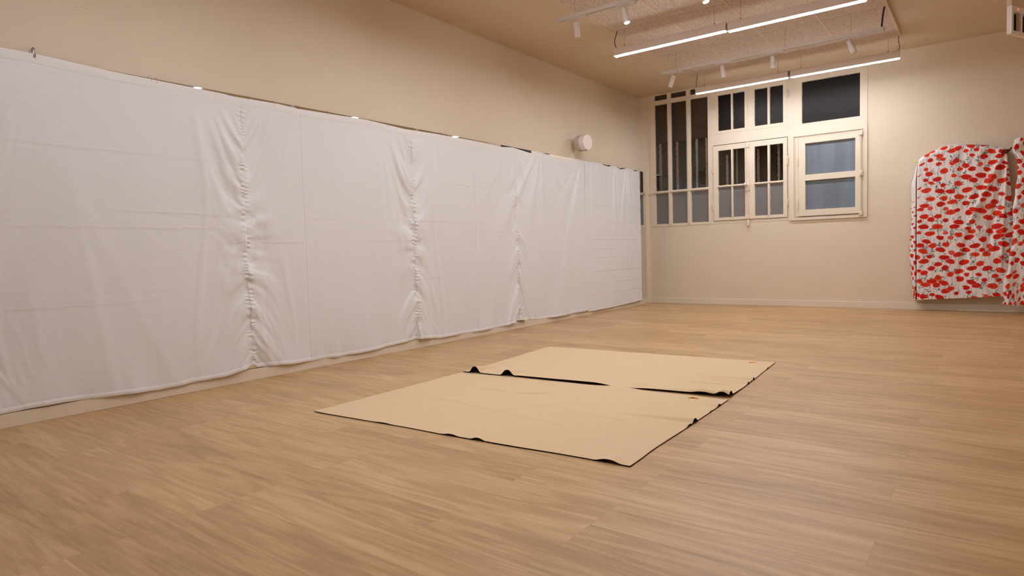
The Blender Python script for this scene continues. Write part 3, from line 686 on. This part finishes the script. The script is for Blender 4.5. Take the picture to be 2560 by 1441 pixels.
# ------------------------------------------------------------------ floor mats
def mat_cloth(name, corners, bumps, edge_lift, label, cat, seed, grom, folds, back=None):
    """corners: near-left, near-right, far-right, far-left (x,y). bumps: (edge, s along, width, height, inward length)"""
    nu, nv = 380, 260
    u = np.linspace(0, 1, nu)[None]; v = np.linspace(0, 1, nv)[:, None]
    P = [np.array(c) for c in corners]
    X = (P[0][0] * (1 - u) + P[1][0] * u) * (1 - v) + (P[3][0] * (1 - u) + P[2][0] * u) * v
    Y = (P[0][1] * (1 - u) + P[1][1] * u) * (1 - v) + (P[3][1] * (1 - u) + P[2][1] * u) * v
    W_ = np.linalg.norm(P[1] - P[0]); H_ = np.linalg.norm(P[3] - P[0])
    su = u * W_ + 0 * v; sv = v * H_ + 0 * u
    h = 0.0012 + 0.0012 * np.clip(fbm(su * 2.2, sv * 2.2, seed, 3) + .3, 0, 2)
    dist = {'near': (sv, su), 'far': (H_ - sv, su), 'left': (su, sv), 'right': (W_ - su, sv)}
    for (e, s0, w, H, Ln) in bumps:
        d, s = dist[e]; ww = w * (1 - .35 * np.clip(d / Ln, 0, 1))
        h = h + H * np.exp(-np.abs((s - s0) / ww) ** 3) * np.exp(-(d / Ln) ** 1.5)
    for (e, s0, s1, H, Ln) in edge_lift:
        d, s = dist[e]; m_ = np.clip((s - s0) / .12, 0, 1) * np.clip((s1 - s) / .12, 0, 1)
        h = h + H * m_ * np.exp(-(d / Ln))
    for (a, b_, c, d_, H, w) in folds:      # straight fold wrinkles (u,v metres) from a,b to c,d
        ab = np.array([c - a, d_ - b_]); Ls = np.linalg.norm(ab); ab = ab / Ls
        tt = (su - a) * ab[0] + (sv - b_) * ab[1]; dd = -(su - a) * ab[1] + (sv - b_) * ab[0]
        h = h + 4.0 * H * np.exp(-(dd / (w * .75)) ** 2) * np.clip(tt / .12, 0, 1) * np.clip((Ls - tt) / .12, 0, 1)
    if back is not None: h = h + back(su, sv, W_, H_)
    # slightly uneven borders
    Y = Y + .006 * n2(su * 3, 0, seed + 5) * ((1 - v) + v) ; X = X + .006 * n2(sv * 3, 1, seed + 6)
    t = thing(name, label, cat)
    o = gridmesh('sheet', X, Y, h + .0028, [M_canvas_top, M_canvas_under], t)
    md = o.modifiers.new('thickness', 'SOLIDIFY'); md.thickness = .0026; md.offset = -1; md.material_offset = 1; md.material_offset_rim = 1
    for (gx, gy) in grom:
        iu = int(round(gx / W_ * (nu - 1))); iv = int(round(gy / H_ * (nv - 1))); p = Vector((X[iv, iu], Y[iv, iu], h[iv, iu] + .003))
        bm = bmesh.new(); prev = None; seg = 28; R0, r0 = .024, .0055; rings = []
        for a in range(seg):
            th = 2 * PI * a / seg
            rings.append([bm.verts.new(p + Vector(((R0 + r0 * math.cos(q)) * math.cos(th), (R0 + r0 * math.cos(q)) * math.sin(th), r0 * .5 * math.sin(q) + .0005))) for q in [2 * PI * i / 8 for i in range(8)]])
        for a in range(seg):
            A, B = rings[a], rings[(a + 1) % seg]
            for i in range(8): bm.faces.new((A[i], A[(i + 1) % 8], B[(i + 1) % 8], B[i]))
        gm = obj('grommet', bm, M_brass, t, smooth=60); gm['label'] = 'brass grommet ring'
        bm = bmesh.new(); cyl(bm, p + Vector((0, 0, -.0005)), p + Vector((0, 0, .0004)), .021, seg=24); obj('grommet_hole', bm, M_canvas_under, gm)
    return t
# near mat
def over(su, sv, W_, H_):    # a local swell that rises over the other mat's edge
    return .014 * np.exp(-((su - 1.28) / .12) ** 2) * np.exp(-((H_ - sv) / .14) ** 2)
mat_cloth('floor_mat', [(1.234, -7.361), (3.190, -7.245), (3.172, -5.925), (1.215, -5.985)],
          [('near', 1.02, .035, .007, .08), ('near', 1.185, .03, .010, .10), ('near', 1.86, .045, .012, .10), ('near', .55, .05, .003, .06), ('right', .80, .03, .020, .30), ('right', .72, .03, .008, .2), ('right', 1.20, .025, .010, .15), ('right', 1.05, .02, .004, .1)],
          [('near', -.1, 2.2, .0012, .05), ('right', -.1, 1.5, .0015, .05), ('left', -.1, .12, .006, .05)],
          'tan felt mat with dark edges lying on the floor, the one nearer the camera', 'mat', 11, [(1.775, 1.315)],
          [(.42, .95, .80, .93, .0022, .018), (.72, .90, 1.02, 1.06, .0020, .016), (.90, .45, 1.22, .95, .0014, .02), (1.0, .78, 1.75, .62, .0014, .02), (.30, .62, 1.5, .42, .0014, .02), (1.1, 1.0, 1.30, .98, .0016, .02), (1.4, .12, 1.55, .11, .002, .02)], over)
def lap(su, sv, W_, H_):     # this mat lies on the other one along its near border
    return .0058 * np.clip(1 - sv / .30, 0, 1) ** .5 * (1 - .93 * np.exp(-((su - 1.28) / .13) ** 4)) 
mat_cloth('floor_mat', [(1.222, -6.030), (3.160, -5.870), (3.096, -4.595), (1.107, -4.687)],
          [('near', .115, .036, .044, .22), ('near', .400, .040, .040, .20), ('near', 1.78, .05, .008, .15), ('near', 1.90, .03, .016, .05), ('right', .035, .035, .026, .35), ('right', .45, .02, .011, .2), ('right', .53, .012, .007, .12), ('right', .60, .022, .014, .3), ('right', 1.06, .02, .007, .12)],
          [('near', -.1, 1.9, .0022, .06), ('near', .38, 1.20, .008, .09), ('right', -.1, 1.5, .0015, .05)],
          'tan felt mat with dark edges on the floor, the far one lapping over the nearer', 'mat', 23, [(1.80, 1.262)],
          [(.40, .10, .30, .25, .003, .02), (1.25, .10, 1.5, .16, .0016, .02), (1.5, .55, 1.9, .48, .0018, .018), (1.55, .36, 1.92, .34, .0022, .015), (.9, .75, 1.15, .70, .0014, .02)], lap)

# ------------------------------------------------------------------ poppy print cloths
def paint_poppies(S, T, seed, x0, x1, z0, z1):
    """S,T: cloth coordinates (metres). returns linear RGBA of the textile print"""
    rnd = random.Random(seed); C = np.empty(S.shape + (4,)); C[..., :3] = s2l(234, 228, 227)[:3]; C[..., 3] = 1
    def blend(msk, col, a=1.0):
        k = (np.clip(msk, 0, 1) * a)[..., None]; C[sl][..., :3] = C[sl][..., :3] * (1 - k) + np.array(col[:3]) * k
    rows = S.shape[0]; cs = S[rows // 2]; rt = T[:, S.shape[1] // 2]
    def window(x, z, r):
        global sl
        i0, i1 = np.searchsorted(rt, z - r), np.searchsorted(rt, z + r); j0, j1 = np.searchsorted(cs, x - r), np.searchsorted(cs, x + r)
        if i1 - i0 < 2 or j1 - j0 < 2: return None
        sl = (slice(i0, i1), slice(j0, j1)); return S[sl] - x, T[sl] - z
    F = []
    j = 0; z = z0 - .02
    while z < z1 + .05:
        x = x0 - .05 + (.076 if j % 2 else 0)
        while x < x1 + .08:
            F.append((x + rnd.uniform(-.022, .022), z + rnd.uniform(-.030, .030), rnd.random())); x += .140
        z += .074; j += 1
    # faint grey-blue foliage
    for _ in range(int((x1 - x0) * (z1 - z0) * 170)):
        x, z = rnd.uniform(x0, x1), rnd.uniform(z0, z1); w = window(x, z, .07)
        if not w: continue
        a = rnd.uniform(-.5, .5); dx, dz = w; X_ = dx * math.cos(a) + dz * math.sin(a); Z_ = -dx * math.sin(a) + dz * math.cos(a)
        blend((1.2 - np.sqrt((X_ / .007) ** 2 + (Z_ / .03) ** 2)) * 2, s2l(150, 158, 172), .5)
    # stems
    for (x, z, r) in F:
        w = window(x, z - .07, .09)
        if not w: continue
        dx, dz = w; tt = (dz + .07) ; bend = rnd.uniform(-.25, .25)
        cx_ = bend * (dz - .07) + .004 * np.sin(dz * 60)
        blend((1 - np.abs(dx - cx_) / .0032) * (dz < .07), s2l(92, 112, 100), .85)
    # leaves and buds
    for _ in range(int((x1 - x0) * (z1 - z0) * 135)):
        x, z = rnd.uniform(x0, x1), rnd.uniform(z0, z1); w = window(x, z, .055)
        if not w: continue
        dx, dz = w
        for k in range(rnd.randint(3, 5)):
            a = rnd.uniform(0, PI); ox, oz = rnd.uniform(-.022, .022), rnd.uniform(-.02, .02); X_ = (dx - ox) * math.cos(a) + (dz - oz) * math.sin(a); Z_ = -(dx - ox) * math.sin(a) + (dz - oz) * math.cos(a)
            blend((1.15 - np.sqrt((X_ / rnd.uniform(.009, .017)) ** 2 + (Z_ / rnd.uniform(.0035, .006)) ** 2)) * 3, s2l(*rnd.choice([(48, 92, 84), (70, 104, 92), (112, 136, 124), (38, 70, 58)])), .85)
    for _ in range(int((x1 - x0) * (z1 - z0) * 30)):
        x, z = rnd.uniform(x0, x1), rnd.uniform(z0, z1); w = window(x, z, .02)
        if not w: continue
        dx, dz = w; blend((1.1 - np.sqrt((dx / .008) ** 2 + (dz / .012) ** 2)) * 4, s2l(112, 118, 76), .95)
    # flowers
    for (x, z, r) in F:
        w = window(x, z, .085)
        if not w: continue
        dx, dz = w; a = rnd.uniform(-.35, .35)
        X_ = dx * math.cos(a) + dz * math.sin(a); Z_ = -dx * math.sin(a) + dz * math.cos(a)
        if r < .38: rx, rz = rnd.uniform(.048, .057), rnd.uniform(.027, .033)
        elif r < .72: rx, rz = rnd.uniform(.038, .046), rnd.uniform(.027, .034)
        else: rx, rz = rnd.uniform(.027, .035), rnd.uniform(.021, .027)
        th = np.arctan2(Z_ / rz, X_ / rx); p1_, p2_ = rnd.uniform(0, 6), rnd.uniform(0, 6)
        wob = 1 + .045 * np.sin(3 * th + p1_) + .03 * np.sin(5 * th + p2_) + .02 * np.sin(9 * th + p1_)
        rr = np.sqrt((X_ / rx) ** 2 + (Z_ / rz) ** 2) / wob
        if .42 <= r < .8: rr = rr * (1 + .35 * np.clip(np.exp(-((th - p1_ + 3) / .35) ** 2), 0, 1))
        red = rnd.choice([(222, 44, 22), (214, 36, 18), (228, 58, 26), (205, 30, 20)])
        if r > .93: red = (226, 84, 78)
        blend((1.08 - rr) * 9, s2l(242, 150, 140), .8)
        blend((1.0 - rr) * 12, s2l(*red))
        blend(np.clip(1 - np.abs(rr - .62 - .1 * np.sin(4 * th + p2_)) / .09, 0, 1), s2l(168, 18, 12), .5)
        blend(np.clip((rr - .86) * 8, 0, 1) * (rr < 1), s2l(180, 22, 14), .4)
        if r < .6:
            cxo = rnd.uniform(-.1, .1) * rx; c_ = np.sqrt(((X_ - cxo) / (rx * .2)) ** 2 + (Z_ / (rz * .26)) ** 2)
            blend((1.1 - c_) * 5, s2l(58, 10, 10), .95)
            blend((.42 - c_) * 8, s2l(200, 176, 130), .9)
        elif r < .8:
            blend((1.1 - np.sqrt((X_ / (rx * .3)) ** 2 + ((Z_ + rz * .1) / (rz * .2)) ** 2)) * 3, s2l(120, 12, 10), .7)
    return C
def interp(a, xs): A = np.array(a); return np.interp(xs, A[:, 0], A[:, 1])

# big cloth: draped over something standing off the back wall
nv, nu = 640, 400
v = np.linspace(0, 1, nv)[:, None]; c = np.linspace(0, 1, nu)[None]
fl, fr2 = .085, .90                       # portions: left flap | front | right return
XF = interp([(0, 3.615), (.12, 3.60), (.3, 3.575), (.5, 3.582), (.62, 3.592), (.75, 3.585), (.84, 3.588), (.9, 3.62), (1, 3.66)], v) + .008 * n2(v * 14, 0, 2)
XL = interp([(0, 3.655), (.5, 3.652), (.9, 3.650), (1, 3.665)], v)
XR = interp([(0, 4.56), (.3, 4.60), (.55, 4.60), (.75, 4.575), (.9, 4.545), (1, 4.525)], v)
X = np.where(c < fl, XF + (XL - XF) * (c / fl), np.where(c < fr2, XL + (XR - XL) * (c - fl) / (fr2 - fl), XR - .03 * (c - fr2) / (1 - fr2)))
ZT = interp([(3.55, 1.86), (3.66, 1.895), (3.70, 1.93), (3.80, 1.985), (3.93, 2.030), (4.05, 2.035), (4.2, 2.02), (4.35, 1.995), (4.5, 1.95), (4.55, 1.90), (4.65, 1.88)], X[-1])[None]
ZB = interp([(3.55, .165), (3.64, .138), (3.8, .15), (4.2, .175), (4.56, .207), (4.65, .22)], X[0])[None]
Z = ZB + (ZT - ZB) * v
Yd = np.where(c < fl, .03 + .095 * (c / fl) ** .7, np.where(c < fr2, .175, .175 - .15 * (c - fr2) / (1 - fr2))) + 0 * v
front = np.clip((c - fl) / .03, 0, 1) * np.clip((fr2 - c) / .03, 0, 1)
rt_ = np.clip((X - 3.95) / .4, 0, 1)
Sx = X + .30 * (Z - 1.0) * rt_ * np.clip((2 - Z), 0, 1)
Yd = Yd + front * (.004 * fbm(X * 4, Z * 1.2, 5, 2) + .034 * rt_ * n2(Sx * 7.5, Z * .6, 8) + .012 * rt_ * n2(Sx * 16, Z * .9, 9))
# two deep drapes running down from the right-hand knot
for (xa, za, xb, zb, am, wd_) in ((4.50, 1.88, 4.22, 1.15, .030, .03), (4.52, 1.85, 4.38, .85, -.030, .028), (4.22, 1.15, 4.12, .55, -.022, .03), (4.0, 1.6, 3.95, 1.0, -.008, .05), (4.53, 1.8, 4.50, .7, .022, .02)):
    px = xa + (xb - xa) * (za - Z) / (za - zb); am_ = np.clip((za - Z) / .2, 0, 1) * np.clip((Z - zb + .25) / .3, 0, 1)
    Yd = Yd + front * am * am_ * np.exp(-((X - px) / wd_) ** 2)
Yd = Yd + (c < fl) * (-.02 * n2(v * 12, c * 20, 6) * np.sin(PI * np.clip(c / fl, 0, 1)))
Yd = Yd - .085 * np.exp(-((c - fl + .004) / .009) ** 2)
back_ = np.clip((1 - v) / .035, 0, 1); Yd = .012 + (Yd - .012) * np.sqrt(1 - (1 - back_) ** 2 * 1.0 + 1e-6)   # top folds back to the wall
SX = np.where(c < fl, XL - .19 * (fl - c) / fl, X) + 0 * Z
col = paint_poppies(np.broadcast_to(SX[nv // 2][None], Z.shape).copy(), Z + 0 * X, 5, 3.44, 4.68, .1, 2.08)
big = thing('poppy_cloth', 'wide white cloth printed with red poppies draped against the back wall', 'cloth')
o = gridmesh('fabric', X + 0 * Z, -Yd, Z, M_poppy, big, color=col)
# turned-back strip along the arched top
bm = bmesh.new(); xs = np.linspace(3.78, 4.34, 30); prev = None
for x in xs:
    z = float(np.interp(x, [3.66, 3.70, 3.80, 3.93, 4.05, 4.2, 4.35], [1.895, 1.93, 1.985, 2.030, 2.035, 2.02, 1.995])); e_ = math.sin(PI * (x - 3.78) / .56)
    P = [bm.verts.new((x, -.08, z - .004)), bm.verts.new((x, -.05, z + .016 * e_)), bm.verts.new((x, -.02, z + .012 * e_)), bm.verts.new((x, -.012, z - .03))]
    if prev:
        for i in range(3): bm.faces.new((prev[i], P[i], P[i + 1], prev[i + 1]))
    prev = P
obj('turned_back_edge', bm, mat('poppy_cloth_reverse', s2l(228, 214, 206), .8, .2, noise=(18, .06)), big, smooth=60)
bm = bmesh.new(); tube(bm, spline([(4.50, -.17, 1.872), (4.54, -.19, 1.885), (4.56, -.18, 1.90), (4.575, -.17, 1.925)], 5), .008); tube(bm, spline([(4.49, -.18, 1.868), (4.53, -.205, 1.872), (4.55, -.19, 1.895), (4.52, -.16, 1.90), (4.49, -.17, 1.885)], 5), .012)
obj('tie_knot', bm, mat('dark_red_tie', s2l(96, 22, 26), .7, .2), big, smooth=60)
bm = bmesh.new(); box(bm, 3.60, 3.66, -.10, -.085, 1.868, 1.884, .003)
tc_ = obj('corner_tape', bm, mat('pale_yellow_tape', s2l(222, 214, 130), .6, .3), big)

# second cloth at the right edge, closer to the camera
nv, nu = 640, 260
v = np.linspace(0, 1, nv)[:, None]; c = np.linspace(0, 1, nu)[None]
YC = -0.42; k_ = (9.563 + YC) / 9.563
ax0 = lambda x: 4.3553 + (x - 4.3553) * k_
zz = lambda z: .9 + (z - .9) * k_
z0_, z1_ = zz(.085), zz(2.10); ZV = z0_ + (z1_ - z0_) * v
XL = interp([(.02, 4.522), (.35, 4.525), (.5, 4.56), (.62, 4.575), (.8, 4.60), (1.0, 4.60), (1.25, 4.60), (1.45, 4.625), (1.6, 4.64), (1.78, 4.635), (1.87, 4.615), (1.90, 4.60), (1.95, 4.595), (2.02, 4.605), (2.07, 4.625), (2.10, 4.66)], .9 + (ZV - .9) / k_)
XL = ax0(XL) + .006 * n2(v * 25, 0, 77)
XRr = interp([(0, 4.72), (.35, 4.76), (.5, 4.95), (1.2, 5.02), (1.8, 4.96), (2.1, 4.84)], ZV) + 0 * v
X = XL + (XRr - XL) * c
Zb = zz(.075) + .02 * n2(c * 7, 0, 5) + .03 * (c > .9)
Z = ZV + (1 - v) ** 4 * (Zb - z0_)
Yd = .42 + (.035 * n2(X * 9 + .5 * Z, Z * .7, 21) + .015 * n2(X * 21, Z, 22)) * np.clip((1.95 - ZV) / .3, .3, 1)
Yd = Yd - .10 * (1 - np.clip(c / .07, 0, 1)) ** 2
neck = np.exp(-((ZV - 1.84) / .045) ** 2); Yd = Yd - .05 * neck; bun = np.clip((ZV - 1.88) / .05, 0, 1); Yd = Yd + bun * .035 * np.sin(np.clip(c * 3, 0, 1) * PI) + bun * .02 * n2(X * 30, ZV * 22, 9)
X = X - .012 * neck * np.sin(c * 40)
Yd = np.where(v > .965, Yd * (1 - ((v - .965) / .035) ** 2 * .92), Yd)
Cc = paint_poppies(np.broadcast_to(4.5 + .62 * c, Z.shape).copy(), Z + 0 * c, 12, 4.45, 5.15, 0, 2.15)
sm = thing('poppy_cloth', 'narrow bunched poppy print cloth hanging at the right edge of the photo', 'cloth')
gridmesh('fabric', X + 0 * Z, -Yd + 0 * Z, Z, M_poppy, sm, color=Cc)
